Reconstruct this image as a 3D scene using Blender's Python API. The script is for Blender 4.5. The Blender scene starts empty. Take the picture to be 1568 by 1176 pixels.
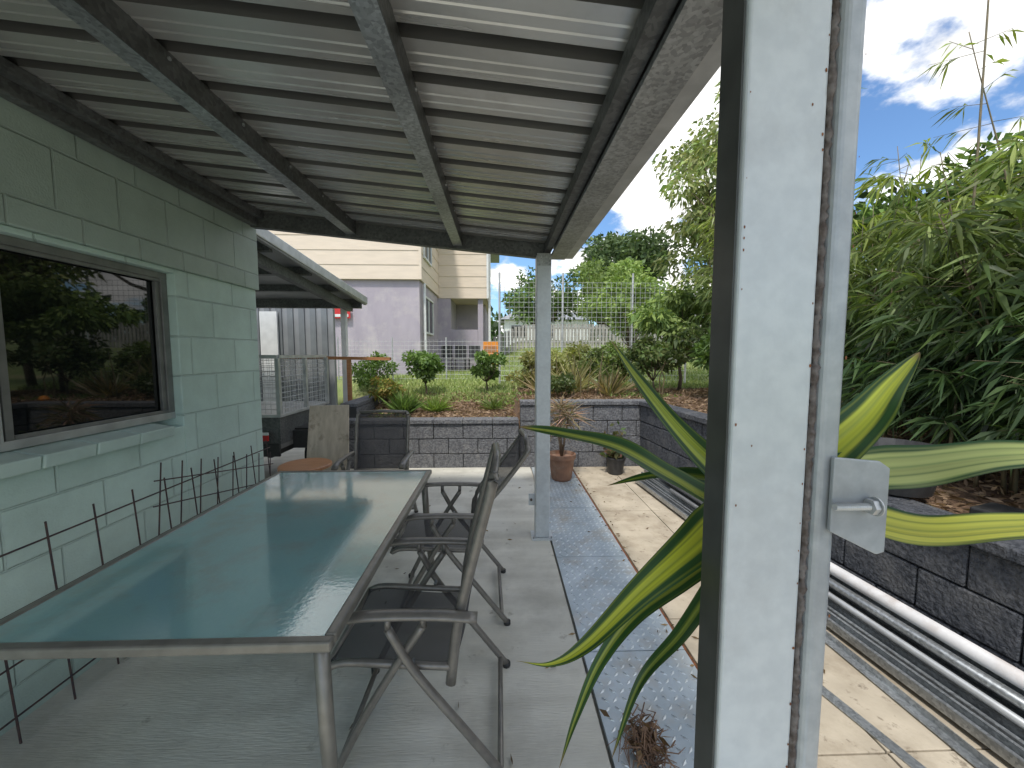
import bpy, math, random
import numpy as np
from mathutils import Vector, Matrix
random.seed(7); rng=np.random.default_rng(7)
S=bpy.context.scene
S.view_settings.view_transform='Standard'; S.view_settings.look='None'; S.view_settings.exposure=0

# ---------------------------------------------------------------- materials
def new_mat(name):
    m=bpy.data.materials.new(name); m.use_nodes=True
    nt=m.node_tree; b=nt.nodes['Principled BSDF']; return m,nt,b
def N(nt,t,**k):
    n=nt.nodes.new(t)
    for a,v in k.items():
        if a in n.inputs: n.inputs[a].default_value=v
        else: setattr(n,a,v)
    return n
def mat(name,c1,c2=None,rough=.6,metal=0,scale=6,stretch=(1,1,1),bump=0,bscale=None,detail=6,lo=.35,hi=.65,
        dirt=None,dscale=1.5,dlo=.5,dhi=.75,rvar=0,dist=.01,spec=.5,dirt2=None,d2scale=8,d2lo=.6,d2hi=.7):
    m,nt,b=new_mat(name); L=nt.links.new
    tc=N(nt,'ShaderNodeTexCoord'); mp=N(nt,'ShaderNodeMapping'); mp.inputs['Scale'].default_value=stretch
    L(tc.outputs['Object'],mp.inputs['Vector'])
    b.inputs['Roughness'].default_value=rough; b.inputs['Metallic'].default_value=metal
    b.inputs['Specular IOR Level'].default_value=spec
    c2=c2 or tuple(x*.82 for x in c1)
    n=N(nt,'ShaderNodeTexNoise',Scale=scale,Detail=detail); L(mp.outputs[0],n.inputs['Vector'])
    r=N(nt,'ShaderNodeMapRange'); r.inputs[1].default_value=lo; r.inputs[2].default_value=hi; L(n.outputs[0],r.inputs[0])
    mx=N(nt,'ShaderNodeMix',data_type='RGBA'); mx.inputs[6].default_value=(*c1,1); mx.inputs[7].default_value=(*c2,1)
    L(r.outputs[0],mx.inputs[0]); out=mx.outputs[2]
    for dc,ds,dl,dh in ((dirt,dscale,dlo,dhi),(dirt2,d2scale,d2lo,d2hi)):
        if not dc: continue
        n2=N(nt,'ShaderNodeTexNoise',Scale=ds,Detail=8,Roughness=.65); L(tc.outputs['Object'],n2.inputs['Vector'])
        r2=N(nt,'ShaderNodeMapRange'); r2.inputs[1].default_value=dl; r2.inputs[2].default_value=dh; L(n2.outputs[0],r2.inputs[0])
        m2=N(nt,'ShaderNodeMix',data_type='RGBA'); m2.inputs[7].default_value=(*dc,1); L(r2.outputs[0],m2.inputs[0]); L(out,m2.inputs[6]); out=m2.outputs[2]
    L(out,b.inputs['Base Color'])
    if rvar:
        r3=N(nt,'ShaderNodeMapRange'); r3.inputs[3].default_value=rough-rvar; r3.inputs[4].default_value=rough+rvar
        L(n.outputs[0],r3.inputs[0]); L(r3.outputs[0],b.inputs['Roughness'])
    if bump:
        nb=N(nt,'ShaderNodeTexNoise',Scale=bscale or scale*4,Detail=5); L(mp.outputs[0],nb.inputs['Vector'])
        bp=N(nt,'ShaderNodeBump',Strength=bump,Distance=dist); L(nb.outputs[0],bp.inputs['Height']); L(bp.outputs[0],b.inputs['Normal'])
    return m
def galv(name,c=(.42,.44,.45),rough=.42,metal=.75,vs=90):
    m,nt,b=new_mat(name); L=nt.links.new
    tc=N(nt,'ShaderNodeTexCoord'); v=N(nt,'ShaderNodeTexVoronoi',Scale=vs); L(tc.outputs['Object'],v.inputs['Vector'])
    n=N(nt,'ShaderNodeTexNoise',Scale=4,Detail=5); L(tc.outputs['Object'],n.inputs['Vector'])
    sx=N(nt,'ShaderNodeSeparateColor'); L(v.outputs['Color'],sx.inputs[0])
    r=N(nt,'ShaderNodeMapRange'); r.inputs[3].default_value=.7; r.inputs[4].default_value=1.2; L(sx.outputs[0],r.inputs[0])
    r2=N(nt,'ShaderNodeMapRange'); r2.inputs[1].default_value=.3; r2.inputs[2].default_value=.7; r2.inputs[3].default_value=.75; r2.inputs[4].default_value=1.15; L(n.outputs[0],r2.inputs[0])
    mu=N(nt,'ShaderNodeMath',operation='MULTIPLY'); L(r.outputs[0],mu.inputs[0]); L(r2.outputs[0],mu.inputs[1])
    vm=N(nt,'ShaderNodeVectorMath',operation='SCALE'); vm.inputs[0].default_value=c; L(mu.outputs[0],vm.inputs['Scale'])
    L(vm.outputs[0],b.inputs['Base Color']); b.inputs['Metallic'].default_value=metal; b.inputs['Roughness'].default_value=rough
    return m
def leaf_mat(name,rough=.45,trans=.35):
    m,nt,b=new_mat(name); L=nt.links.new
    a=N(nt,'ShaderNodeAttribute',attribute_name='Col')
    L(a.outputs['Color'],b.inputs['Base Color']); b.inputs['Roughness'].default_value=rough; b.inputs['Specular IOR Level'].default_value=.35
    if trans==0: return m
    t=N(nt,'ShaderNodeBsdfTranslucent'); 
    g=N(nt,'ShaderNodeMix',data_type='RGBA',blend_type='MULTIPLY'); g.inputs[0].default_value=1; g.inputs[7].default_value=(1.4,1.5,.6,1); L(a.outputs['Color'],g.inputs[6]); L(g.outputs[2],t.inputs['Color'])
    ms=N(nt,'ShaderNodeMixShader'); ms.inputs[0].default_value=trans
    L(b.outputs[0],ms.inputs[1]); L(t.outputs[0],ms.inputs[2]); L(ms.outputs[0],nt.nodes['Material Output'].inputs['Surface'])
    return m

M={}
def blockpaint(name,base,bw=.42,bh=.25,off=.5,zoff=0):
    m,nt,b=new_mat(name); L=nt.links.new
    tc=N(nt,'ShaderNodeTexCoord'); s=N(nt,'ShaderNodeSeparateXYZ'); L(tc.outputs['Object'],s.inputs[0])
    ad=N(nt,'ShaderNodeMath',operation='ADD'); L(s.outputs[0],ad.inputs[0]); L(s.outputs[1],ad.inputs[1])
    az=N(nt,'ShaderNodeMath',operation='ADD'); L(s.outputs[2],az.inputs[0]); az.inputs[1].default_value=zoff
    c=N(nt,'ShaderNodeCombineXYZ'); L(ad.outputs[0],c.inputs[0]); L(az.outputs[0],c.inputs[1])
    br=N(nt,'ShaderNodeTexBrick'); br.offset=off
    for k,v in {'Scale':1,'Brick Width':bw,'Row Height':bh,'Mortar Size':.007,'Mortar Smooth':.6}.items(): br.inputs[k].default_value=v
    br.inputs['Color1'].default_value=(*base,1); br.inputs['Color2'].default_value=(*[x*.94 for x in base],1); br.inputs['Mortar'].default_value=(*[x*.86 for x in base],1)
    L(c.outputs[0],br.inputs['Vector'])
    n=N(nt,'ShaderNodeTexNoise',Scale=3,Detail=8,Roughness=.7); L(tc.outputs['Object'],n.inputs['Vector'])
    r=N(nt,'ShaderNodeMapRange'); r.inputs[1].default_value=.3; r.inputs[2].default_value=.75; r.inputs[3].default_value=1.05; r.inputs[4].default_value=.8; L(n.outputs[0],r.inputs[0])
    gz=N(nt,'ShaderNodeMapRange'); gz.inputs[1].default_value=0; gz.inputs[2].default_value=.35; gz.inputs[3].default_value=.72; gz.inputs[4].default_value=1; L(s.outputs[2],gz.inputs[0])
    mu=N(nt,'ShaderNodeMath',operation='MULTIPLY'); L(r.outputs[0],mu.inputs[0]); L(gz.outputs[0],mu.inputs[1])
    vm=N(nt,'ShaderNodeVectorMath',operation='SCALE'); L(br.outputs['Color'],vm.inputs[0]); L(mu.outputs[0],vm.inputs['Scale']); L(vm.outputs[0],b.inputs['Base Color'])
    b.inputs['Roughness'].default_value=.33
    nb=N(nt,'ShaderNodeTexNoise',Scale=110,Detail=3); L(tc.outputs['Object'],nb.inputs['Vector'])
    b1=N(nt,'ShaderNodeBump',Strength=.45,Distance=.004); L(nb.outputs[0],b1.inputs['Height'])
    inv=N(nt,'ShaderNodeMath',operation='SUBTRACT'); inv.inputs[0].default_value=1; L(br.outputs['Fac'],inv.inputs[1])
    b2=N(nt,'ShaderNodeBump',Strength=.9,Distance=.008); L(inv.outputs[0],b2.inputs['Height']); L(b1.outputs[0],b2.inputs['Normal']); L(b2.outputs[0],b.inputs['Normal'])
    return m
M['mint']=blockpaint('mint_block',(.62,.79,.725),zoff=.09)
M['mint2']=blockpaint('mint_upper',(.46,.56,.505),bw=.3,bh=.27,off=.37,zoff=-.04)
M['mintsill']=mat('mint_sill',(.60,.74,.68),(.5,.62,.57),rough=.4,bump=.2,bscale=60)
M['concrete']=mat('concrete',(.66,.645,.575),(.54,.525,.465),rough=.8,scale=2.2,detail=10,bump=.6,bscale=45,stretch=(.35,3,1),dirt=(.40,.385,.335),dscale=1.2,dlo=.47,dhi=.66,dist=.004,dirt2=(.24,.22,.18),d2scale=7,d2lo=.62,d2hi=.74)
M['paver']=mat('paver',(.50,.435,.335),(.39,.335,.255),rough=.85,scale=5,detail=10,bump=.4,bscale=60,dirt=(.24,.19,.13),dscale=3,dlo=.48,dhi=.76,dist=.004,dirt2=(.15,.115,.08),d2scale=14,d2lo=.58,d2hi=.70)
M['plate']=mat('checkerplate',(.50,.56,.60),(.38,.44,.48),rough=.42,metal=.25,scale=5,detail=8,dirt=(.42,.39,.34),dscale=4,dlo=.5,dhi=.72,rvar=.12)
M['lozenge']=mat('checkerplate_tread',(.76,.81,.84),(.60,.65,.69),rough=.28,metal=.45,scale=5,dirt=(.46,.43,.38),dscale=4,dlo=.55,dhi=.75)
M['galv']=galv('galvanised')
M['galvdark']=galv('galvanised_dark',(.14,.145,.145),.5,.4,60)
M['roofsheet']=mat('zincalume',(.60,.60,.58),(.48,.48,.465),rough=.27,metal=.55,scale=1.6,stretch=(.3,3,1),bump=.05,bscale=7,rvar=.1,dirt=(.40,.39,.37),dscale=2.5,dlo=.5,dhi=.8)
M['roofribshade']=mat('zincalume_rib_shade',(.17,.17,.16),(.12,.12,.115),rough=.5,metal=.5,scale=3,stretch=(.3,4,1))  # dark copy of the sheet, painting shade into the rib recesses
M['postpaint']=mat('post_paint',(.60,.64,.655),(.54,.58,.60),rough=.34,metal=.1,scale=50,bump=.15,bscale=200,dirt=(.42,.44,.45),dscale=5,dlo=.5,dhi=.8,dist=.001)
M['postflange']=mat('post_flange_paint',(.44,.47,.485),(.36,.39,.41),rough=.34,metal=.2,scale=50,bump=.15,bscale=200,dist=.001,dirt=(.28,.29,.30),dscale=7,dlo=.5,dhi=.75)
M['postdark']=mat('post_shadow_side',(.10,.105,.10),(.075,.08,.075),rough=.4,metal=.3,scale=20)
M['weld']=mat('weld_rust',(.07,.05,.04),(.18,.16,.15),rough=.7,scale=90,bump=.8,bscale=160,dist=.003)
M['rust']=mat('rust',(.28,.11,.04),(.15,.06,.03),rough=.9,scale=80)
M['frame']=mat('chair_frame',(.24,.225,.20),(.19,.18,.165),rough=.36,metal=.35,scale=30)
M['frame2']=mat('table_frame',(.26,.25,.22),(.21,.20,.175),rough=.33,metal=.35,scale=20)
M['alu']=mat('aluminium',(.60,.61,.61),(.47,.48,.48),rough=.38,metal=.5,scale=10)
M['aludark']=mat('window_frame',(.26,.26,.25),(.2,.2,.195),rough=.4,metal=.4,scale=12)
M['block']=mat('split_block',(.20,.205,.215),(.09,.09,.10),rough=.95,scale=45,detail=10,bump=1,bscale=70,dist=.02,dirt=(.30,.29,.28),dscale=9,dlo=.55,dhi=.8)
M['block2']=mat('dark_block',(.10,.105,.12),(.035,.04,.05),rough=.95,scale=40,detail=10,bump=1,bscale=55,dist=.03,dirt=(.14,.14,.145),dscale=6,dlo=.5,dhi=.75)
M['mortar']=mat('mortar',(.07,.07,.07),(.05,.05,.05),rough=1)
M['mulch']=mat('mulch',(.22,.135,.085),(.10,.065,.04),rough=1,scale=30,bump=1,bscale=40,dist=.04)
M['grass']=mat('grass_ground',(.23,.29,.10),(.16,.22,.07),rough=1,scale=3,detail=10,bump=.7,bscale=60,dist=.03,dirt=(.32,.29,.16),dscale=.8,dlo=.48,dhi=.7)
M['driveway']=mat('driveway',(.46,.43,.37),(.36,.33,.285),rough=.9,scale=3,bump=.3,bscale=60)
M['cream']=mat('cream_boards',(.72,.61,.49),(.66,.56,.45),rough=.6,scale=2,stretch=(1,1,6))
M['lilac']=mat('lilac_render',(.43,.385,.43),(.36,.32,.37),rough=.85,scale=2.5,detail=9,bump=.3,bscale=40,dirt=(.52,.475,.47),dscale=1.8,stretch=(1,1,.4))
M['white']=mat('white_paint',(.75,.76,.75),(.66,.67,.66),rough=.45,scale=8)
M['pvc']=mat('pvc_pipe',(.70,.69,.69),(.60,.59,.59),rough=.5,scale=8,dirt=(.48,.43,.40),dscale=5,dlo=.5,dhi=.7,spec=.3)
M['timber']=mat('timber',(.42,.20,.09),(.3,.13,.05),rough=.5,scale=6,stretch=(1,12,12))
M['stool']=mat('stool_wood',(.55,.26,.12),(.45,.2,.09),rough=.35,scale=8,stretch=(1,10,1))
M['ply']=mat('plywood',(.60,.53,.44),(.47,.41,.33),rough=.8,scale=8,stretch=(3,3,.6),dirt=(.24,.19,.14),dscale=7,dlo=.54,dhi=.72)
M['terra']=mat('terracotta',(.30,.16,.10),(.22,.12,.08),rough=.8,scale=12,dirt=(.32,.24,.18),dscale=9)
M['black']=mat('black_plastic',(.025,.025,.027),(.04,.04,.04),rough=.5,scale=20)
M['rubber']=mat('rubber',(.03,.03,.03),rough=.9)
M['wire']=mat('dark_wire',(.035,.03,.04),(.09,.05,.04),rough=.7,scale=40)
M['wirew']=mat('fence_wire',(.55,.56,.56),rough=.5,metal=.4)
M['red']=mat('red_plastic',(.6,.03,.03),rough=.4)
M['orange']=mat('orange_plastic',(.8,.28,.03),rough=.5)
M['paling']=mat('paling_timber',(.46,.44,.41),(.24,.23,.21),rough=.9,scale=3,stretch=(9,9,.6),lo=.4,hi=.6)
M['bark']=mat('bark',(.16,.12,.085),(.09,.07,.05),rough=1,scale=14,stretch=(1,1,.3),bump=.8,bscale=30,dist=.02)
M['dry']=mat('dry_root',(.27,.17,.11),(.16,.10,.07),rough=1,scale=20)
M['culm']=mat('bamboo_culm',(.20,.15,.08),(.10,.095,.05),rough=.6,scale=12)
M['roofgrey']=mat('house_roof',(.35,.36,.37),(.28,.29,.3),rough=.5,metal=.3,scale=3)
M['shed']=mat('shed_sheet',(.25,.27,.28),(.19,.2,.21),rough=.5,metal=.3,scale=3)
M['leaf']=leaf_mat('foliage',.42,.33); M['fleaf']=leaf_mat('far_foliage',.6,.2); M['dleaf']=leaf_mat('strap_leaf',rough=.4,trans=.12)
m,nt,b=new_mat('window_glass'); b.inputs['Base Color'].default_value=(.008,.01,.01,1); b.inputs['Roughness'].default_value=.02; b.inputs['IOR'].default_value=1.6; M['glass']=m
m,nt,b=new_mat('sling_fabric'); L=nt.links.new
tc=N(nt,'ShaderNodeTexCoord'); ck=N(nt,'ShaderNodeTexChecker',Scale=260); L(tc.outputs['Object'],ck.inputs['Vector'])
ck.inputs['Color1'].default_value=(.045,.046,.052,1); ck.inputs['Color2'].default_value=(.10,.10,.11,1); L(ck.outputs[0],b.inputs['Base Color']); b.inputs['Roughness'].default_value=.75; b.inputs['Specular IOR Level'].default_value=.2
tr=N(nt,'ShaderNodeBsdfTransparent'); ms=N(nt,'ShaderNodeMixShader'); ms.inputs[0].default_value=.2
L(b.outputs[0],ms.inputs[1]); L(tr.outputs[0],ms.inputs[2]); L(ms.outputs[0],nt.nodes['Material Output'].inputs['Surface'])
M['sling']=m
m,nt,b=new_mat('pebbled_glass'); L=nt.links.new
b.inputs['Transmission Weight'].default_value=.3; b.inputs['IOR'].default_value=1.6
b.inputs['Coat Weight'].default_value=1; b.inputs['Coat Roughness'].default_value=.035; b.inputs['Coat IOR'].default_value=1.55
tc=N(nt,'ShaderNodeTexCoord'); v=N(nt,'ShaderNodeTexNoise',Scale=60,Detail=2); L(tc.outputs['Object'],v.inputs['Vector'])
n2=N(nt,'ShaderNodeTexNoise',Scale=4,Detail=9,Roughness=.65); L(tc.outputs['Object'],n2.inputs['Vector'])
r=N(nt,'ShaderNodeMapRange'); r.inputs[1].default_value=.35; r.inputs[2].default_value=.7; r.inputs[3].default_value=.03; r.inputs[4].default_value=.15; L(n2.outputs[0],r.inputs[0]); L(r.outputs[0],b.inputs['Roughness'])
r=N(nt,'ShaderNodeMapRange'); r.inputs[1].default_value=.48; r.inputs[2].default_value=.70; L(n2.outputs[0],r.inputs[0])
mx=N(nt,'ShaderNodeMix',data_type='RGBA'); mx.inputs[6].default_value=(.36,.64,.65,1); mx.inputs[7].default_value=(.38,.52,.49,1); L(r.outputs[0],mx.inputs[0]); L(mx.outputs[2],b.inputs['Base Color'])
bp=N(nt,'ShaderNodeBump',Strength=.3,Distance=.002); L(v.outputs[0],bp.inputs['Height']); L(bp.outputs[0],b.inputs['Normal'])
bp2=N(nt,'ShaderNodeBump',Strength=.07,Distance=.002); L(v.outputs[0],bp2.inputs['Height']); L(bp2.outputs[0],b.inputs['Coat Normal'])
M['tglass']=m

# ---------------------------------------------------------------- geometry helpers
class MB:
    def __init__(s): s.v=[];s.f=[];s.m=[];s.mats=[]
    def mi(s,k):
        if k not in s.mats: s.mats.append(k)
        return s.mats.index(k)
    def add(s,vs,fs,k):
        o=len(s.v); s.v+= [tuple(p) for p in vs]; i=s.mi(k)
        for f in fs: s.f.append(tuple(o+a for a in f)); s.m.append(i)
    def box(s,x0,x1,y0,y1,z0,z1,k):
        s.add([(x0,y0,z0),(x1,y0,z0),(x1,y1,z0),(x0,y1,z0),(x0,y0,z1),(x1,y0,z1),(x1,y1,z1),(x0,y1,z1)],
              [(0,3,2,1),(4,5,6,7),(0,1,5,4),(1,2,6,5),(2,3,7,6),(3,0,4,7)],k)
    def obox(s,p0,p1,w,h,k,up=(0,0,1)):
        p0=Vector(p0);p1=Vector(p1);d=(p1-p0).normalized();u=Vector(up);r=d.cross(u).normalized();u=r.cross(d)
        a=r*w/2;b=u*h/2
        vs=[p0-a-b,p0+a-b,p0+a+b,p0-a+b,p1-a-b,p1+a-b,p1+a+b,p1-a+b]
        s.add(vs,[(0,1,2,3),(7,6,5,4),(0,4,5,1),(1,5,6,2),(2,6,7,3),(3,7,4,0)],k)
    def tube(s,pts,rad,k,n=8,sx=1,cap=True):
        pts=[Vector(p) for p in pts]
        if not hasattr(rad,'__len__'): rad=[rad]*len(pts)
        vs=[]
        for i,p in enumerate(pts):
            d=(pts[min(i+1,len(pts)-1)]-pts[max(i-1,0)]).normalized()
            u=Vector((0,0,1)) if abs(d.z)<.95 else Vector((0,1,0))
            r=d.cross(u).normalized();u=r.cross(d)
            for j in range(n):
                a=2*math.pi*j/n; vs.append(p+r*math.cos(a)*rad[i]*sx+u*math.sin(a)*rad[i])
        fs=[(i*n+j,i*n+(j+1)%n,(i+1)*n+(j+1)%n,(i+1)*n+j) for i in range(len(pts)-1) for j in range(n)]
        if cap: fs+=[tuple(range(n-1,-1,-1)),tuple((len(pts)-1)*n+j for j in range(n))]
        s.add(vs,fs,k)
    def lathe(s,c,prof,k,n=28):
        vs=[(c[0]+r*math.cos(2*math.pi*j/n),c[1]+r*math.sin(2*math.pi*j/n),c[2]+z) for r,z in prof for j in range(n)]
        fs=[(i*n+j,i*n+(j+1)%n,(i+1)*n+(j+1)%n,(i+1)*n+j) for i in range(len(prof)-1) for j in range(n)]
        s.add(vs,fs,k)
    def build(s,name,parent=None,bevel=0,smooth=False,seg=2):
        me=bpy.data.meshes.new(name); me.from_pydata(s.v,[],s.f)
        for k in s.mats: me.materials.append(M[k])
        me.polygons.foreach_set('material_index',s.m); 
        if smooth: me.polygons.foreach_set('use_smooth',[True]*len(s.f))
        me.update(); o=bpy.data.objects.new(name,me); S.collection.objects.link(o)
        if parent: o.parent=parent
        if bevel:
            b=o.modifiers.new('b','BEVEL'); b.width=bevel; b.segments=seg; b.limit_method='ANGLE'; b.angle_limit=math.radians(40)
        return o
def empty(name,loc=(0,0,0)):
    o=bpy.data.objects.new(name,None); S.collection.objects.link(o); return o
def smooth_path(pts,n=6):
    pts=[Vector(p) for p in pts]; P=[2*pts[0]-pts[1]]+pts+[2*pts[-1]-pts[-2]]; out=[]
    for i in range(1,len(P)-2):
        for j in range(n):
            t=j/n;a,b,c,d=P[i-1],P[i],P[i+1],P[i+2]
            out.append(.5*((2*b)+(c-a)*t+(2*a-5*b+4*c-d)*t*t+(-a+3*b-3*c+d)*t**3))
    out.append(P[-2]); return out
def leaves(name,C,D,Ln,W,col,parent=None,droop=.25,mk='leaf'):
    n=len(C); D=D/np.linalg.norm(D,axis=1,keepdims=True)
    R=rng.normal(size=(n,3)); R[:,2]*=.5; side=np.cross(D,R); side/=np.linalg.norm(side,axis=1,keepdims=True)+1e-9
    Ln=np.broadcast_to(Ln,(n,))[:,None]; W=np.broadcast_to(W,(n,))[:,None]
    dn=np.array([0,0,-1.])
    mid=C+D*Ln*.42+dn*Ln*droop*.2
    V=np.stack([C,mid+side*W*.5,C+D*Ln+dn*Ln*droop,mid-side*W*.5],1).reshape(-1,3)
    me=bpy.data.meshes.new(name); me.vertices.add(4*n); me.vertices.foreach_set('co',V.ravel())
    me.loops.add(4*n); me.loops.foreach_set('vertex_index',np.arange(4*n,dtype=np.int32))
    me.polygons.add(n); me.polygons.foreach_set('loop_start',np.arange(0,4*n,4,dtype=np.int32)); 
    try: me.polygons.foreach_set('loop_total',np.full(n,4,dtype=np.int32))
    except Exception: pass
    me.update(calc_edges=True)
    a=me.color_attributes.new('Col','FLOAT_COLOR','POINT')
    cc=np.concatenate([np.repeat(col,4,axis=0),np.ones((4*n,1))],1); a.data.foreach_set('color',cc.ravel())
    me.materials.append(M[mk]); me.validate()
    o=bpy.data.objects.new(name,me); S.collection.objects.link(o)
    if parent: o.parent=parent
    return o
def cols(n,a,b,j=.25):
    t=rng.random((n,1)); c=np.array(a)*(1-t)+np.array(b)*t
    return np.clip(c*(1+rng.normal(size=(n,1))*j),.005,.9)

# ---------------------------------------------------------------- camera, sun, sky
cam=bpy.data.cameras.new('camera'); cam.sensor_width=36; cam.lens=36*600/1568; cam.clip_end=2000; cam.clip_start=.02
co=bpy.data.objects.new('camera',cam); S.collection.objects.link(co); S.camera=co
co.location=(0,0,1.55); co.rotation_euler=(math.radians(90-4.4),0,math.radians(-1.8))
sdir=Vector((.14,.55,-1)).normalized()
sun=bpy.data.lights.new('sun','SUN'); sun.energy=3.3; sun.angle=math.radians(6); sun.color=(1,.95,.87)
so=bpy.data.objects.new('sun',sun); S.collection.objects.link(so); so.rotation_euler=sdir.to_track_quat('-Z','Y').to_euler()
w=bpy.data.worlds.new('World'); S.world=w; w.use_nodes=True; nt=w.node_tree; L=nt.links.new
bg=nt.nodes['Background']; bg.inputs['Strength'].default_value=.15
sky=N(nt,'ShaderNodeTexSky',sky_type='NISHITA'); sky.sun_disc=False
ts=-sdir; sky.sun_elevation=math.asin(ts.z); sky.sun_rotation=math.atan2(ts.x,ts.y)
tc=N(nt,'ShaderNodeTexCoord'); sp=N(nt,'ShaderNodeSeparateXYZ'); L(tc.outputs['Generated'],sp.inputs[0])
za=N(nt,'ShaderNodeMath',operation='MAXIMUM'); za.inputs[1].default_value=0; L(sp.outputs[2],za.inputs[0])
zb_=N(nt,'ShaderNodeMath',operation='ADD'); zb_.inputs[1].default_value=.35; L(za.outputs[0],zb_.inputs[0])
dx=N(nt,'ShaderNodeMath',operation='DIVIDE'); L(sp.outputs[0],dx.inputs[0]); L(zb_.outputs[0],dx.inputs[1])
dy=N(nt,'ShaderNodeMath',operation='DIVIDE'); L(sp.outputs[1],dy.inputs[0]); L(zb_.outputs[0],dy.inputs[1])
cv=N(nt,'ShaderNodeCombineXYZ'); L(dx.outputs[0],cv.inputs[0]); L(dy.outputs[0],cv.inputs[1])
cn=N(nt,'ShaderNodeTexNoise',Scale=2.6,Detail=9,Roughness=.55); L(cv.outputs[0],cn.inputs['Vector'])
cr=N(nt,'ShaderNodeMapRange',interpolation_type='SMOOTHSTEP'); cr.inputs[1].default_value=.452; cr.inputs[2].default_value=.535; L(cn.outputs[0],cr.inputs[0])
cn2=N(nt,'ShaderNodeTexNoise',Scale=5,Detail=6); L(cv.outputs[0],cn2.inputs['Vector'])
cc=N(nt,'ShaderNodeMapRange'); cc.inputs[1].default_value=.3; cc.inputs[2].default_value=.7; cc.inputs[3].default_value=5.6; cc.inputs[4].default_value=13; L(cn2.outputs[0],cc.inputs[0])
ccc=N(nt,'ShaderNodeVectorMath',operation='SCALE'); ccc.inputs[0].default_value=(1,.99,.965); L(cc.outputs[0],ccc.inputs['Scale'])
skm=N(nt,'ShaderNodeVectorMath',operation='MULTIPLY'); skm.inputs[1].default_value=(.9,1.15,1.38); L(sky.outputs[0],skm.inputs[0])
mx=N(nt,'ShaderNodeMix',data_type='RGBA'); L(cr.outputs[0],mx.inputs[0]); L(skm.outputs[0],mx.inputs[6]); L(ccc.outputs[0],mx.inputs[7]); L(mx.outputs[2],bg.inputs['Color'])

# ---------------------------------------------------------------- terrain
def xw(y): return 1.92+.089*(5.28-max(-5,min(5.4,y)))
def sst(t): t=max(0,min(1,t)); return t*t*(3-2*t)
def hill(x,y): 
    return .085*max(0,min(y,26)-8)*sst((x+1.5)/3)
def bed(y): return .66+.20*sst((y-2.7)/.5)
def gh(x,y,tag=0):
    if y<=5.41: 
        if tag==1 or (tag==0 and x>xw(y)+.1): return bed(y)
        return -.03
    if x<=-2.1:
        return -.03+.93*sst((y-8)/1.5)
    t=sst((y-5.45)/2.5); s=.60 if x<.25 else .86
    return s*(1-t)+.9*t+hill(x,y)
xs=[(-400,0),(-150,0),(-60,0),(-30,0),(-18,0),(-12,0),(-8,0),(-5,0),(-3,0),(-2.12,0),(-2.06,0)]+[(-1.5+.5*i,0) for i in range(0,4)]+[(.24,0),(.26,0),(.8,0),(1.3,0),('a',-1),('b',1)]+[(2.9+.4*i,0) for i in range(12)]+[(8.5,0),(10,0),(12,0),(16,0),(22,0),(32,0),(60,0),(150,0),(400,0)]
ys=[-400,-100,-30,-12,-6,-3,0,1,2,2.7,2.85,3.0,3.2,4,5,5.40,5.43]+[5.8+.4*i for i in range(14)]+[12,13,14,16,18,20,22,24,26,30,45,70,150,400]
V=[];F=[];MI=[]
for y in ys:
    for x,t in xs:
        X=xw(y)+.08 if x=='a' else (xw(y)+.12 if x=='b' else x)
        z=gh(X,y,t)
        if y>5.43 or X>3: z+=rng.normal()*.02
        if y>60 or abs(X)>60: z=.9 if y>0 else z
        V.append((X,y,z))
nx=len(xs)
for j in range(len(ys)-1):
    for i in range(nx-1):
        F.append((j*nx+i,j*nx+i+1,(j+1)*nx+i+1,(j+1)*nx+i))
        cx=(V[j*nx+i][0]+V[j*nx+i+1][0])/2; cy=(ys[j]+ys[j+1])/2
        k=0
        if cx>-2.1 and 5.4<cy<6.7 and cx<6: k=1
        elif cx>.3 and 5.4<cy<7.3 and cx<6: k=1
        elif 2.0<cx<4.4 and -3<cy<=7.4 and cx>xw(cy): k=1
        elif cx<xw(cy)+.1 and cy<5.42 and cx>-30 and cy>-10: k=2  # paving also carried on unseen behind the camera to bounce light
        elif cx<-2.1 and cy<8.2 and cx>-30 and cy>-10: k=2
        MI.append(k)
me=bpy.data.meshes.new('ground'); me.from_pydata(V,[],F)
for k in ('grass','mulch','driveway'): me.materials.append(M[k])
me.polygons.foreach_set('material_index',MI); me.polygons.foreach_set('use_smooth',[True]*len(F)); me.update()
g=bpy.data.objects.new('ground',me); S.collection.objects.link(g); 

# patio slab, plates, pavers
b=MB(); 
for y0,y1 in ((-4,.55),(.553,5.27)): b.box(-2.03,.415,y0,y1,-.025,0,'concrete')
b.box(-6,-2.035,3.4,8,-.025,-.004,'concrete')
b.build('patio_slab')
b=MB()
y=-.95
while y<5.2:
    x1=.965; yy=min(y+.955,5.26)
    b.box(.43,x1,y,yy-.006,-.02,.004,'plate')
    p=.046
    for i in range(int((x1-.43)/p)):
        for j in range(int((yy-y-.02)/p)):
            cx=.445+p*(i+.5); cy=y+p*(j+.5)
            s=1 if (i+j)%2 else -1; a=math.radians(45)*s; c,sn=math.cos(a),math.sin(a); l,wd=.021,.0065
            q=lambda u,v,z:(cx+u*c-v*sn,cy+u*sn+v*c,z)
            b.add([q(-l,0,.0042),q(0,-wd,.0042),q(l,0,.0042),q(0,wd,.0042),q(-l*.5,0,.0092),q(l*.5,0,.0092)],[(0,1,5,4),(1,2,5),(2,3,5),(3,0,4,5)],'lozenge')
    y+=.955
b.build('checker_plate_cover')
b=MB(); y=-1
r=random.Random(3)
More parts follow.
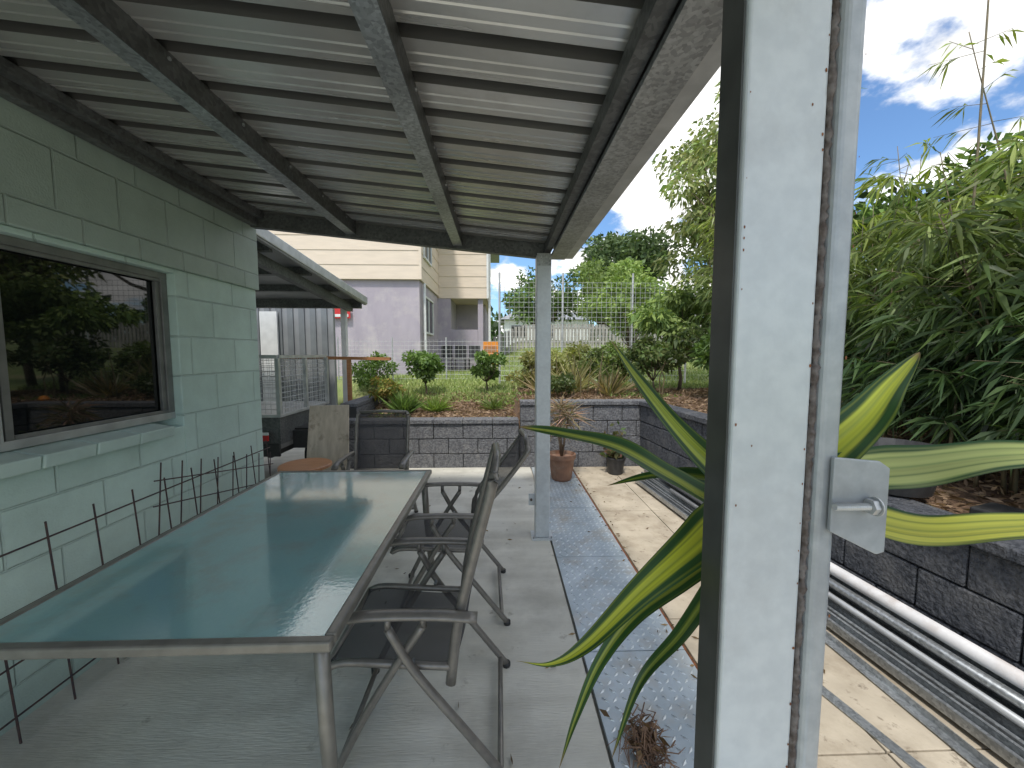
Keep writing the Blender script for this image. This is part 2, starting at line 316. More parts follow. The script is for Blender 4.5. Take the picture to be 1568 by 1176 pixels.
while y<5.2:
    x=.99; 
    while x<xw(y)+.05:
        x1=min(x+.52,xw(y)+.09)
        if x1-x>.05: b.box(x,x1-.006,y,min(y+.79,5.27)-.006,-.025,.0+r.uniform(-.002,.003),'paver')
        x+=.52
    y+=.79
b.box(.968,.986,-1,5.26,-.025,-.006,'rust')
b.build('paving',bevel=.003)

# ---------------------------------------------------------------- retaining walls
def blockwall(name,p0,p1,base,courses,k,cap=True,bl=.4,bh=.2,th=.2,seed=1):
    r=random.Random(seed); b=MB(); p0=Vector((*p0,0)); p1=Vector((*p1,0)); d=(p1-p0); Ltot=d.length; d.normalize(); nrm=Vector((d.y,-d.x,0))
    b.obox(p0+nrm*-.02+Vector((0,0,base+courses*bh/2)),p1+nrm*-.02+Vector((0,0,base+courses*bh/2)),th-.05,courses*bh-.01,'mortar')
    for c in range(courses):
        s=-bl/2 if c%2 else 0
        while s<Ltot:
            a=max(0,s)+.004; e=min(Ltot,s+bl)-.004
            if e-a>.04:
                z=base+(c+.5)*bh; j=r.uniform(-.006,.006)
                b.obox(p0+d*a+nrm*j+Vector((0,0,z)),p0+d*e+nrm*j+Vector((0,0,z)),th,bh-.009,k)
            s+=bl
    if cap:
        s=0
        while s<Ltot:
            e=min(Ltot,s+bl)-.004
            if e-s>.04: b.obox(p0+d*s+nrm*.012+Vector((0,0,base+courses*bh+.03)),p0+d*e+nrm*.012+Vector((0,0,base+courses*bh+.03)),th+.03,.058,k)
            s+=bl
    return b.build(name,bevel=.008)
blockwall('retaining_wall',(-2.1,5.38),(.26,5.38),-.02,3,'block',seed=1,bh=.208)
blockwall('retaining_wall',(.28,5.38),(2.1,5.38),-.02,4,'block',seed=2,bh=.218)
blockwall('retaining_wall',(xw(5.27)+.1,5.26),(xw(2.95)+.1,2.95),-.02,4,'block2',seed=3,bh=.218)
blockwall('retaining_wall',(xw(2.94)+.1,2.94),(xw(-1.5)+.1,-1.5),-.02,3,'block2',seed=6,bh=.222)
blockwall('retaining_wall',(-2.1,8.9),(-2.1,5.5),-.02,4,'block',seed=4,bh=.205)

# ---------------------------------------------------------------- main house
H=empty('block_house')
WX=-2.03; y0w,y1w,z0w,z1w=.15,2.56,1.15,2.05
b=MB()
b.box(WX-.2,WX,-2,y0w,-.02,2.079,'mint'); b.box(WX-.2,WX,y1w,3.38,-.02,2.079,'mint')
b.box(WX-.2,WX,y0w,y1w,-.02,z0w-.06,'mint'); b.box(WX-.2,WX,y0w,y1w,z1w,2.079,'mint')
b.box(-8,WX-.202,3.18,3.38,-.02,2.7,'mint'); b.box(-8,WX-.202,-2,-1.8,-.02,2.7,'mint'); b.box(-8,-7.8,-1.798,3.178,-.02,2.7,'mint')
b.build('walls',H,bevel=.006)
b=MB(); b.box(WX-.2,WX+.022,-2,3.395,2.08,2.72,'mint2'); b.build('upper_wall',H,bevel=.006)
b=MB(); y=-.13
while y<2.4:
    b.obox((WX-.1,y+.12,1.11),(WX+.07,y+.12,1.085),.222,.062,'mintsill'); y+=.23
b.build('window_sill',H,bevel=.007)
b=MB(); xf=WX-.10
b.box(xf,xf+.05,y0w,y1w,z1w-.04,z1w-.001,'aludark'); b.box(xf,xf+.05,y0w,y1w,z0w-.01,z0w+.03,'alu')
b.box(xf,xf+.05,y1w-.045,y1w-.002,z0w+.031,z1w-.041,'aludark'); b.box(xf,xf+.05,y0w+.002,y0w+.045,z0w+.031,z1w-.041,'aludark')
b.box(xf+.012,xf+.06,1.655,1.68,z0w+.031,z1w-.041,'alu'); b.box(xf+.01,xf+.05,1.695,1.725,z0w+.031,z1w-.041,'aludark')
b.box(xf+.028,xf+.046,1.73,y1w-.046,z0w+.031,z0w+.05,'aludark'); b.box(xf+.028,xf+.046,1.73,y1w-.046,z1w-.06,z1w-.041,'aludark')
b.box(xf+.02,xf+.04,y1w-.075,y1w-.047,z0w+.051,z1w-.061,'aludark')
b.build('window_frame',H,bevel=.002)
b=MB(); b.box(xf+.008,xf+.014,y0w+.04,y1w-.04,z0w+.03,z1w-.04,'glass'); b.build('window_pane',H)
b=MB(); b.add([(-8.4,-2.4,3.5),(-2.1,-2.4,2.86),(-2.1,3.7,2.86),(-8.4,3.7,3.5),(-8.4,-2.4,3.56),(-2.1,-2.4,2.92),(-2.1,3.7,2.92),(-8.4,3.7,3.56)],[(0,1,2,3),(4,7,6,5),(0,4,5,1),(1,5,6,2),(2,6,7,3),(3,7,4,0)],'roofgrey'); b.build('roof',H)

# ---------------------------------------------------------------- patio cover
P=empty('patio_cover')
def zb(x): return 2.395-.098*x
YE=3.30; YS=-.7  # unseen rear end of the roof cut short to let sky light in
prof=[];y=YS
while y<YE+.1:
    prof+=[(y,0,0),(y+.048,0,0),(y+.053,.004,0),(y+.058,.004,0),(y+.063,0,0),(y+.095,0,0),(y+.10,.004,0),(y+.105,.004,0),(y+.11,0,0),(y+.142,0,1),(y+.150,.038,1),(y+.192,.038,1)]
    y+=.2
XA,XB=-2.03,.60; b=MB(); vs=[]
nn=8; m_=len(prof)
for i in range(nn+1):
    x=XA+(XB-XA)*i/nn
    for (yy,dz,_) in prof: vs.append((x,yy,zb(x)+.103+dz))
fa=[];fb=[]
for i in range(nn):
    for j in range(m_-1):
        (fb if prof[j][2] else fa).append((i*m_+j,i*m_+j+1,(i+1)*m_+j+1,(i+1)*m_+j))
b.add(vs,fa,'roofsheet'); k_=b.mi('roofribshade')
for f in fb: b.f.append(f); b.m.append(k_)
o=b.build('roof_sheet',P); sm=o.modifiers.new('s','SOLIDIFY'); sm.thickness=.002; sm.offset=1
def cpurlin(name,x,w=.07,h=.1):
    b=MB(); z=zb(x)
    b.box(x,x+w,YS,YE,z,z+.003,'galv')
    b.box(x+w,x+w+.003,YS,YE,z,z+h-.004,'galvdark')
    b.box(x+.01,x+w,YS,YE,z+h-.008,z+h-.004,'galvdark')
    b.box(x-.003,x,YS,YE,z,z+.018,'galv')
    yy=YS+.2
    while yy<YE:
        b.tube([(x+w+.003,yy,z+.07),(x+w+.009,yy,z+.07)],.007,'galv',6); yy+=.4
    return b.build(name,P)
cpurlin('purlin_1',-1.235); cpurlin('purlin_2',-.375)
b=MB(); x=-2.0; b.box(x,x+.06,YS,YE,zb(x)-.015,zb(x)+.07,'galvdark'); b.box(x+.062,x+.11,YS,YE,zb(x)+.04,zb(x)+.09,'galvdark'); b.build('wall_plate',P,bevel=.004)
b=MB(); z=zb(.5)-.005
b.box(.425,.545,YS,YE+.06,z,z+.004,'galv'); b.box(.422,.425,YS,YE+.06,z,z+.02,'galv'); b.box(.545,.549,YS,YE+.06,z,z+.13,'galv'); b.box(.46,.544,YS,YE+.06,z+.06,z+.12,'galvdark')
b.build('edge_beam',P)
b=MB(); b.box(.555,.62,YS,YE+.08,z+.012,z+.016,'alu'); b.box(.617,.62,YS,YE+.08,z+.017,z+.12,'alu'); b.build('gutter',P)
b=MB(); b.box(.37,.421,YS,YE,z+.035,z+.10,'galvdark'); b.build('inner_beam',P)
b=MB()
def sl(x,dz): return zb(x)+dz
xa,xb=-2.0,.42
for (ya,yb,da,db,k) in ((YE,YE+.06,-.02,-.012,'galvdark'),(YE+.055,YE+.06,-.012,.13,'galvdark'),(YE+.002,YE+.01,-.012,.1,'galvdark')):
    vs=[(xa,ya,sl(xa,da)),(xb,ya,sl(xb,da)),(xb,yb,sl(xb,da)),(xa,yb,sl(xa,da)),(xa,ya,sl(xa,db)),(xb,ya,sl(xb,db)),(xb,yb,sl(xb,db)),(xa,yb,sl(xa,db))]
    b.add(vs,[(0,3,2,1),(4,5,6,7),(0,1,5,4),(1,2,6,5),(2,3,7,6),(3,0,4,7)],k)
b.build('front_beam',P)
b=MB(); b.box(.295,.415,3.17,3.285,.012,2.335,'postpaint'); b.build('post_far',P,bevel=.01,seg=3)
b=MB(); b.box(.265,.445,3.14,3.31,.0,.011,'postpaint'); b.box(.24,.292,3.2,3.206,.28,.38,'postpaint'); b.tube([(.262,3.19,.33),(.262,3.2,.33)],.012,'weld',6)
for xx in (.28,.43): b.tube([(xx,3.155,.011),(xx,3.155,.03)],.008,'galv',6)
b.box(.30,.41,3.165,3.169,2.25,2.345,'galv'); b.build('post_base_and_cleat',P)
b=MB(); b.box(.262,.352,.430,.482,0,2.34,'postpaint'); b.build('post_near',P,bevel=.004,seg=3)
b=MB(); b.box(.2595,.2615,.436,.478,.002,2.338,'postdark'); b.build('post_near_side_shade',P)  # thin dark sheet, paints shade onto the left side of the post
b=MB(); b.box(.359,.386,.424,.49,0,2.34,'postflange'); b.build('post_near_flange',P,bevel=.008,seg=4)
b=MB(); r=random.Random(5); pts=[];rad=[]; zz=.0
while zz<2.34:
    pts.append((.3555+r.uniform(-.001,.001),.4325,zz)); rad.append(r.uniform(.0025,.0058)); zz+=.005 if 0.9<zz<1.95 else .02
b.tube(pts,rad,'weld',6); b.build('weld_bead',P,smooth=True)
b=MB()
for i in range(40):
    z=r.uniform(1.0,2.0); x=r.choice([.2665,.3475,.3485,.384,r.uniform(.27,.34)]); s=r.uniform(.0004,.0013) 
    n=12; b.lathe((0,0,0),[(0,0),(s,0)],'rust',6)
    for q in range(n): 
        vx,vy,vz=b.v[-n+q]; b.v[-n+q]=(x+vx,.4296 if x<.353 else .4236,z+vy*1.8)
b.build('rust_spots',P)
b=MB()
pl=[(.372,1.435),(.425,1.43),(.437,1.422),(.4375,1.325),(.428,1.322),(.372,1.35)]
vs=[(x,.4165,z) for x,z in pl]+[(x,.4215,z) for x,z in pl]; n=len(pl)
b.add(vs,[tuple(range(n)),tuple(range(2*n-1,n-1,-1))]+[(i,i+n,(i+1)%n+n,(i+1)%n) for i in range(n)],'postflange')
o=b.build('bracket_tab',P,bevel=.0012)
b=MB(); pts=[];rad=[]
for i in range(40): pts.append((.368+.0011*i,.408,1.382)); rad.append(.0042 if i%2 else .0034)
b.tube(pts,rad,'alu',12); b.tube([(.407,.408,1.382),(.413,.408,1.382)],.0088,'alu',6); b.tube([(.4135,.408,1.382),(.415,.408,1.382)],.0105,'alu',16)
b.build('bolt_and_nut',P)

# ---------------------------------------------------------------- table
T=empty('patio_table'); tx0,tx1,ty0,ty1,tz=-1.57,-.49,1.085,2.79,.72
b=MB()
b.box(tx0,tx1,ty0,ty0+.035,tz-.035,tz,'frame2'); b.box(tx0,tx1,ty1-.035,ty1,tz-.035,tz,'frame2')
b.box(tx0,tx0+.035,ty0+.036,ty1-.036,tz-.035,tz,'frame2'); b.box(tx1-.035,tx1,ty0+.036,ty1-.036,tz-.035,tz,'frame2')
b.box(tx0+.036,tx1-.036,(ty0+ty1)/2-.02,(ty0+ty1)/2+.02,tz-.05,tz-.022,'frame2')
b.build('frame',T,bevel=.009,seg=3)
b=MB(); b.box(tx0+.033,tx1-.033,ty0+.033,ty1-.033,tz-.012,tz-.004,'tglass'); b.build('glass_top',T)
b=MB()
for x,y,dx,dy in ((tx0+.05,ty0+.05,-.05,-.03),(tx1-.05,ty0+.05,.04,-.03),(tx0+.05,ty1-.05,-.05,.03),(tx1-.05,ty1-.05,.04,.03)):
    b.tube([(x,y,tz-.036),(x+dx*.3,y+dy*.3,.4),(x+dx,y+dy,.012)],.023,'frame2',14,sx=1.0); b.tube([(x+dx,y+dy,.012),(x+dx,y+dy,.0)],.026,'black',12)
b.build('legs',T,smooth=True)

# ---------------------------------------------------------------- chairs (sling folding)
def chair(loc,rot,recl=0,w=.54,top=1.13):
    C=empty('folding_chair'); C.location=loc; C.rotation_euler=(0,0,rot)
    hw=w/2; bt=(.31+recl,top-recl*.65); bb=(.17,.42)
    f=MB()
    for s in (-1,1):
        y=s*hw
        f.tube(smooth_path([(bb[0]-.02,y*.86,bb[1]-.06),(bb[0]+.01,y*.86,.6),(bb[0]*.45+bt[0]*.55-.01,y*.86,bt[1]*.45+.33),(bt[0]-.01,y*.86,bt[1]-.05),(bt[0],y*.80,bt[1])],5),.0145,'frame',10,sx=1.3)
        f.tube(smooth_path([(bb[0],y*.86,bb[1]+.005),(0,y*.86,.435),(-.22,y*.86,.45),(-.29,y*.86,.43)],4),.0135,'frame',8)
        f.tube(smooth_path([(-.06,y,.60),(.03,y,.44),(.20,y,.22),(.36,y,.012)],5),.0145,'frame',10,sx=1.2)
        f.tube(smooth_path([(.06,y*.93,.60),(-.02,y*.93,.48),(-.16,y*.93,.25),(-.28,y*.93,.012)],5),.0145,'frame',10,sx=1.2)
        f.tube(smooth_path([(.25,y,.635),(.1,y,.648),(-.1,y,.65),(-.2,y,.64),(-.235,y,.615)],5),.0135,'frame',10,sx=2.0)
        f.tube([(-.06,y,.60),(-.06,y,.642)],.011,'frame',8); f.tube([(.06,y*.96,.60),(.06,y*.98,.642)],.011,'frame',8)
        f.tube([(.02,y*.86,.455),(.02,y*1.03,.455)],.008,'galv',8)
        for xx,yy in ((.36,y),(-.28,y*.93)): f.tube([(xx,yy,.02),(xx,yy,.0)],.02,'black',8)
    f.tube([(.33,-hw,.05),(.33,hw,.05)],.0115,'frame',8); f.tube([(-.26,-hw*.93,.05),(-.26,hw*.93,.05)],.0115,'frame',8)
    f.tube([(bt[0],-hw*.80,bt[1]),(bt[0]+.01,0,bt[1]+.01),(bt[0],hw*.80,bt[1])],.0145,'frame',10)
    f.tube([(-.29,-hw*.86,.43),(-.29,hw*.86,.43)],.012,'frame',8); f.tube([(.15,-hw*.86,.40),(.15,hw*.86,.40)],.01,'frame',8)
    f.build('frame',C,smooth=True)
    g=MB(); pth=smooth_path([(-.288,0,.442),(-.2,0,.448),(-.05,0,.425),(.1,0,.418),(.17,0,.45),(.20,0,.6),(bb[0]*.45+bt[0]*.55-.0,0,bt[1]*.45+.33),(bt[0]-.012,0,bt[1]-.04),(bt[0],0,bt[1]-.005)],5)
    vs=[]
    for p in pth:
        for q in (-1,-.5,0,.5,1): vs.append((p.x+.012*(1-q*q),q*hw*.83,p.z-.012*(1-q*q)))
    fs=[(i*5+j,i*5+j+1,(i+1)*5+j+1,(i+1)*5+j) for i in range(len(pth)-1) for j in range(4)]
    g.add(vs,fs,'sling'); o=g.build('sling_seat',C,smooth=True)
    return C
chair((-.33,1.57,0),0,0); chair((-.33,2.40,0),math.radians(2),.17,top=1.14); chair((-1.08,3.40,0),math.radians(92),-.04,top=.98)

# ---------------------------------------------------------------- wire mesh panels by wall
b=MB()
def wgrid(b,x,y0,y1,ny,zs,ztop,lean=.07,rot=0,r=.004,org=None,k='wire'):
    def P_(y,z):
        if rot:
            c,s=math.cos(rot),math.sin(rot); dy,dz=y-org[0],z-org[1]; y,z=org[0]+dy*c-dz*s,org[1]+dy*s+dz*c
        return (x-lean*z,y,z)
    for i in range(ny+1):
        y=y0+(y1-y0)*i/ny; b.tube([P_(y,.01 if not rot else zs[0]-.05),P_(y,ztop)],r,k,6)
    for z in zs: b.tube([P_(y0-.04,z),P_(y1+.04,z)],r,k,6)
wgrid(b,-1.90,.1,3.3,16,[.12,.32,.52,.76],.83)
b.build('wire_mesh_panel')
b=MB(); wgrid(b,-1.875,2.2,3.25,7,[.25,.42,.6,.74],.84,rot=math.radians(-11),org=(2.7,.55)); b.build('wire_mesh_panel')

# ---------------------------------------------------------------- right side rails
def yline(y,off,z): return (xw(y)-off,y,z)
b=MB(); b.tube([yline(.2,.10,.20),yline(4.6,.09,.20)],.034,'pvc',18); b.build('pvc_pipe',smooth=True)
b=MB(); b.tube([yline(.1,.185,.155),yline(4.3,.17,.155)],.021,'galv',16); b.tube([yline(.0,.235,.112),yline(4.0,.225,.112)],.017,'alu',14); b.build('galvanised_pipes',smooth=True)
b=MB(); 
for i,(off,z) in enumerate([(.07,.03),(.16,.03),(.25,.03),(.345,.03),(.11,.115)]):
    a=yline(-.3+.1*i,off,z); c=yline(4.9-.12*i,off-.01,z)
    b.obox(a,c,.075,.004,'galv'); 
    for s in (-1,1):
        a2=(a[0]+s*.036,a[1],a[2]+.02); c2=(c[0]+s*.036,c[1],c[2]+.02); b.obox(a2,c2,.004,.04,'galv')
        a2=(a[0]+s*.028,a[1],a[2]+.04); c2=(c[0]+s*.028,c[1],c[2]+.04); b.obox(a2,c2,.015,.003,'galv')
b.build('steel_channel_stack')
b=MB(); b.obox((1.84,.5,.012),(1.72,2.6,.012),.045,.004,'galv'); b.obox((1.862,.5,.028),(1.742,2.6,.028),.004,.03,'galv'); b.build('steel_angle_bar')
b=MB(); b.obox((1.60,1.15,.006),(1.42,1.9,.006),.05,.005,'galv'); b.build('steel_flat_bar')

# ---------------------------------------------------------------- items at far left
b=MB()
vs=[(-2.03,4.02,.01),(-1.56,3.98,.01),(-1.60,4.17,1.01),(-2.02,4.20,1.0)]
vs2=[(x,y+.016,z) for x,y,z in vs]
b.add(vs+vs2,[(0,1,2,3),(7,6,5,4),(0,4,5,1),(1,5,6,2),(2,6,7,3),(3,7,4,0)],'ply'); b.build('plywood_board')
b=MB(); c=(-1.80,3.62,0)
b.lathe(c,[(0,.50),(.20,.50),(.225,.505),(.225,.528),(.215,.534),(0,.534)],'stool',36)
for a in range(4):
    t=a*math.pi/2+.6; b.tube([(c[0]+.12*math.cos(t),c[1]+.12*math.sin(t),.5),(c[0]+.19*math.cos(t),c[1]+.19*math.sin(t),0)],.014,'stool',8)
b.build('round_stool')
TR=empty('cage_trailer'); b=MB(); X0,X1,Y0,Y1=-3.65,-2.42,4.35,5.55
b.box(X0,X1,Y0,Y1,.50,.55,'aludark')
b.box(X0,X1,Y0,Y0+.03,.552,.85,'galvdark'); b.box(X0,X1,Y1-.03,Y1,.552,.85,'galvdark'); b.box(X0,X0+.03,Y0+.032,Y1-.032,.552,.85,'galvdark'); b.box(X1-.03,X1,Y0+.032,Y1-.032,.552,.85,'galvdark')
b.box(X0-.02,X1+.02,Y0-.02,Y1+.02,.852,.885,'alu')
b.box(X0+.1,X0+.15,Y0,Y1+.2,.40,.498,'black'); b.box(X1-.15,X1-.10,Y0,Y1+.2,.40,.498,'black'); b.box(X0,X1,Y0-.03,Y0-.002,.42,.56,'black')
b.box(X1+.0,X1+.24,4.65,5.45,.66,.68,'black'); b.box(X1,X1+.24,4.60,4.63,.45,.66,'black')
b.build('tray',TR,bevel=.004)
b=MB()
for (xx,yy) in ((X0,Y0),(X1,Y0),(X0,Y1),(X1,Y1),(X1,(Y0+Y1)/2)): b.box(xx-.02,xx+.02,yy-.02,yy+.02,.886,1.5,'alu')
b.box(X0,X1,Y0-.018,Y0+.018,1.501,1.535,'alu'); b.box(X0,X1,Y1-.018,Y1+.018,1.501,1.535,'alu'); b.box(X1-.018,X1+.018,Y0+.02,Y1-.02,1.501,1.535,'alu'); b.box(X0-.018,X0+.018,Y0+.02,Y1-.02,1.501,1.535,'alu')
for X in (X0,X1):
    y=Y0+.06
    while y<Y1: b.tube([(X,y,.89),(X,y,1.5)],.0028,'alu',4); y+=.06
    z=.94
    while z<1.5: b.tube([(X,Y0,z),(X,Y1,z)],.0028,'alu',4); z+=.06
for Y in (Y0,Y1):
    x=X0+.06
    while x<X1: b.tube([(x,Y,.89),(x,Y,1.5)],.0028,'alu',4); x+=.06
    z=.94
    while z<1.5: b.tube([(X0,Y,z),(X1,Y,z)],.0028,'alu',4); z+=.06
b.build('mesh_cage',TR)
b=MB()
for xx in (X0-.2,X1+.02):
    prof=[(.10,0),(.17,0),(.28,.02),(.30,.05),(.30,.14),(.28,.17),(.17,.19),(.10,.19)]
    n=24; vs=[(xx+d,5.05+r_*math.cos(2*math.pi*j/n),.30+r_*math.sin(2*math.pi*j/n)) for r_,d in prof for j in range(n)]
    b.add(vs,[(i*n+j,i*n+(j+1)%n,(i+1)*n+(j+1)%n,(i+1)*n+j) for i in range(len(prof)-1) for j in range(n)],'rubber')
    b.tube([(xx+.03,5.05,.3),(xx+.16,5.05,.3)],.13,'alu',16)
b.build('wheels',TR)
b=MB()
for xx in (X1-.16,X0+.16): b.box(xx-.05,xx+.05,Y0-.05,Y0-.031,.60,.66,'red'); b.box(xx-.05,xx+.05,Y0-.05,Y0-.031,.662,.69,'white')
b.box(X1-.35,X1-.25,Y0-.04,Y0-.031,.5,.54,'white'); b.build('tail_lights',TR)
b=MB(); b.obox((-3.3,6.0,1.50),(-1.65,6.0,1.475),.09,.045,'timber'); b.box(-2.3,-2.25,5.97,6.03,.0,1.46,'timber'); b.build('timber_rail')
CP=empty('carport'); b=MB()
def zc(y): return 2.66-.085*(y-3.5)
XL=-6.5
def slab(b,x0,x1,ya,yb,d0,d1,k):
    b.add([(x0,ya,zc(ya)+d0),(x1,ya,zc(ya)+d0),(x1,yb,zc(yb)+d0),(x0,yb,zc(yb)+d0),(x0,ya,zc(ya)+d1),(x1,ya,zc(ya)+d1),(x1,yb,zc(yb)+d1),(x0,yb,zc(yb)+d1)],[(0,3,2,1),(4,5,6,7),(0,1,5,4),(1,2,6,5),(2,3,7,6),(3,0,4,7)],k)
slab(b,XL,-2.2,3.42,6.5,0,.012,'roofgrey')
x=XL
while x<-2.25: slab(b,x,x+.03,3.42,6.48,.013,.035,'roofgrey'); x+=.2
b.build('roof_sheet',CP)
b=MB(); slab(b,-2.198,-2.14,3.42,6.52,-.05,.06,'alu'); slab(b,-2.198,-2.15,3.42,6.5,-.07,-.052,'roofgrey'); b.build('gutter',CP,bevel=.01)
b=MB()
for y in (3.9,4.7,5.5): slab(b,XL,-2.2,y,y+.06,-.09,-.003,'galvdark')
slab(b,XL,-2.2,6.36,6.42,-.14,-.003,'galvdark'); slab(b,-2.40,-2.32,3.45,6.35,-.20,-.095,'galvdark')
b.build('rafters',CP)
b=MB(); b.box(-2.50,-2.42,6.30,6.38,0,zc(6.3)-.145,'white'); b.box(-6,-5.92,6.30,6.38,0,2.25,'white'); b.build('posts',CP,bevel=.006)
b=MB(); x=-7.2
while x<-3.15:
    b.box(x,x+.10,7.2,7.23,-.02,2.4,'shed'); b.box(x+.101,x+.2,7.225,7.255,-.02,2.4,'roofgrey'); x+=.2
b.box(-7.2,-3.2,7.26,7.8,-.02,2.42,'shed'); b.box(-4.25,-3.95,7.14,7.18,.1,2.3,'white'); b.build('metal_shed')
b=MB(); b.box(-5.0,-4.42,11.86,11.9,2.6,2.95,'red'); b.box(-4.95,-4.47,11.85,11.859,2.64,2.72,'white'); b.build('red_sign',bevel=.004)

# ---------------------------------------------------------------- neighbour house
NH=empty('neighbour_house'); b=MB(); gz=.7
b.box(-11,-2.4,12,15.5,gz,3.75,'lilac')
b.box(-11,-1.9,15.51,22,gz,3.75,'lilac'); b.box(-1.898,-.62,17.5,22,gz,3.75,'lilac'); b.box(-.85,-.65,15.6,15.8,gz,3.75,'lilac'); b.box(-1.898,-.86,15.56,15.66,gz,2.5,'lilac')
b.build('lower_walls',NH)
b=MB()
def boards(x0,x1,y0,y1,z0,z1):
    z=z0; h=.42
    b.box(x0+.02,x1-.02,y0+.02,y1-.02,z0,z1,'cream')
    while z<z1:
        t=min(h,z1-z)
        for (ax,ay,bx,by,nx_,ny_) in ((x0,y0,x1,y0,0,-1),(x1,y0,x1,y1,1,0)):
            o0=.022;o1=.006
            b.add([(ax+nx_*o0,ay+ny_*o0,z),(bx+nx_*o0,by+ny_*o0,z),(bx+nx_*o1,by+ny_*o1,z+t),(ax+nx_*o1,ay+ny_*o1,z+t),(ax,ay,z),(bx,by,z)],[(0,1,2,3),(0,4,5,1)],'cream')
        z+=h
boards(-11.1,-2.36,11.9,15.5,3.752,6.6); boards(-11.1,-.5,15.51,22.1,3.7,6.6)
b.build('upper_cladding',NH)
b=MB(); b.box(-2.38,-2.30,11.86,11.95,3.75,6.6,'cream'); b.box(-.5,-.42,15.45,15.52,3.7,6.6,'white')
b.box(-11.5,-1.9,11.4,22.4,6.62,6.8,'roofgrey'); b.box(-1.898,.0,15.0,22.4,6.62,6.8,'roofgrey')
b.tube([(-2.3,12.3,.8),(-2.3,12.3,3.7)],.04,'white',8); b.tube([(-.4,15.7,.8),(-.4,15.7,6.6)],.05,'white',8)
b.build('roof_and_trim',NH)
b=MB()
def win(x,ya,yb,z0,z1):
    b.box(x,x+.05,ya,yb,z0,z0+.06,'white'); b.box(x,x+.05,ya,yb,z1-.06,z1,'white'); b.box(x,x+.05,ya,ya+.06,z0+.061,z1-.061,'white'); b.box(x,x+.05,yb-.06,yb,z0+.061,z1-.061,'white'); b.box(x,x+.05,(ya+yb)/2-.03,(ya+yb)/2+.03,z0+.061,z1-.061,'white'); b.box(x+.005,x+.02,ya+.06,yb-.06,z0+.06,z1-.06,'glass')
win(-2.395,12.5,14.2,2.2,3.4); win(-2.34,12.4,13.7,4.5,5.6)
b.build('windows',NH)
b=MB()
for x in (-1.9,-1.4,-.9):
    b.box(x-.2,x+.2,13.8,14.2,1.35,1.39,'aludark'); b.box(x-.2,x+.2,14.2,14.24,1.4,1.85,'black')
    for dx_ in (-.18,.18):
        for dy_ in (-.18,.18): b.tube([(x+dx_,14+dy_,.85),(x+dx_,14+dy_,1.36)],.015,'black',5)
b.build('garden_chair')
b=MB(); b.box(-.55,-.05,13.0,13.06,1.2,1.95,'orange'); b.box(-.5,-.1,12.99,12.998,1.6,1.8,'timber'); b.tube([(-.5,13.03,.8),(-.5,13.03,1.25)],.02,'black',6); b.tube([(-.1,13.03,.8),(-.1,13.03,1.25)],.02,'black',6); b.build('orange_sign')

# ---------------------------------------------------------------- fences
b=MB(); x0,x1,Y=-3.9,.0,9.6
x=x0
while x<=x1: b.tube([(x,Y,.85),(x,Y,1.9)],.003,'wirew',4); x+=.10
for z in [.95+.1*i for i in range(10)]: b.tube([(x0,Y,z),(x1,Y,z)],.003,'wirew',4)
for x in (-3.9,-2.6,-1.3,0): b.tube([(x,Y+.02,.8),(x,Y+.02,1.95)],.018,'wirew',8)
b.build('wire_fence')
b=MB(); x0,x1,Y=.0,3.9,8.1
x=x0
while x<=x1: b.tube([(x,Y,.85),(x,Y,3.0)],.0032,'wirew',4); x+=.10
z=1.0
while z<3.02: b.tube([(x0,Y,z),(x1,Y,z)],.0032,'wirew',4); z+=.1
for x in (0,1.3,2.75,3.9): b.tube([(x,Y+.03,.8),(x,Y+.03,3.2)],.022,'wirew',8)
b.build('wire_trellis_fence')
b=MB(); x=-.3; r=random.Random(9)
while x<16:
    z0=gh(x,19); b.box(x,x+.12,19,19.02,z0-.1,z0+1.15+r.uniform(-.03,.03),'paling'); x+=.17
for zz in (.3,.95): b.obox((1.5,19.05,gh(1.5,19)+zz),(16,19.05,gh(16,19)+zz),.04,.07,'paling')
b.build('paling_fence')
DH=empty('distant_house'); b=MB(); b.box(.5,9,40,48,2.2,5.0,'white'); 
b.add([(0,39.5,5),(9.5,39.5,5),(9.5,48.5,5),(0,48.5,5),(2,44,6.4),(7.5,44,6.4)],[(0,1,5,4),(1,2,5),(2,3,4,5),(3,0,4)],'roofgrey')
b.build('walls_and_roof',DH); b=MB(); b.box(1.2,2.6,39.94,39.98,3.2,4.4,'glass'); b.box(4,5.5,39.94,39.98,3.2,4.4,'glass'); b.build('windows',DH)

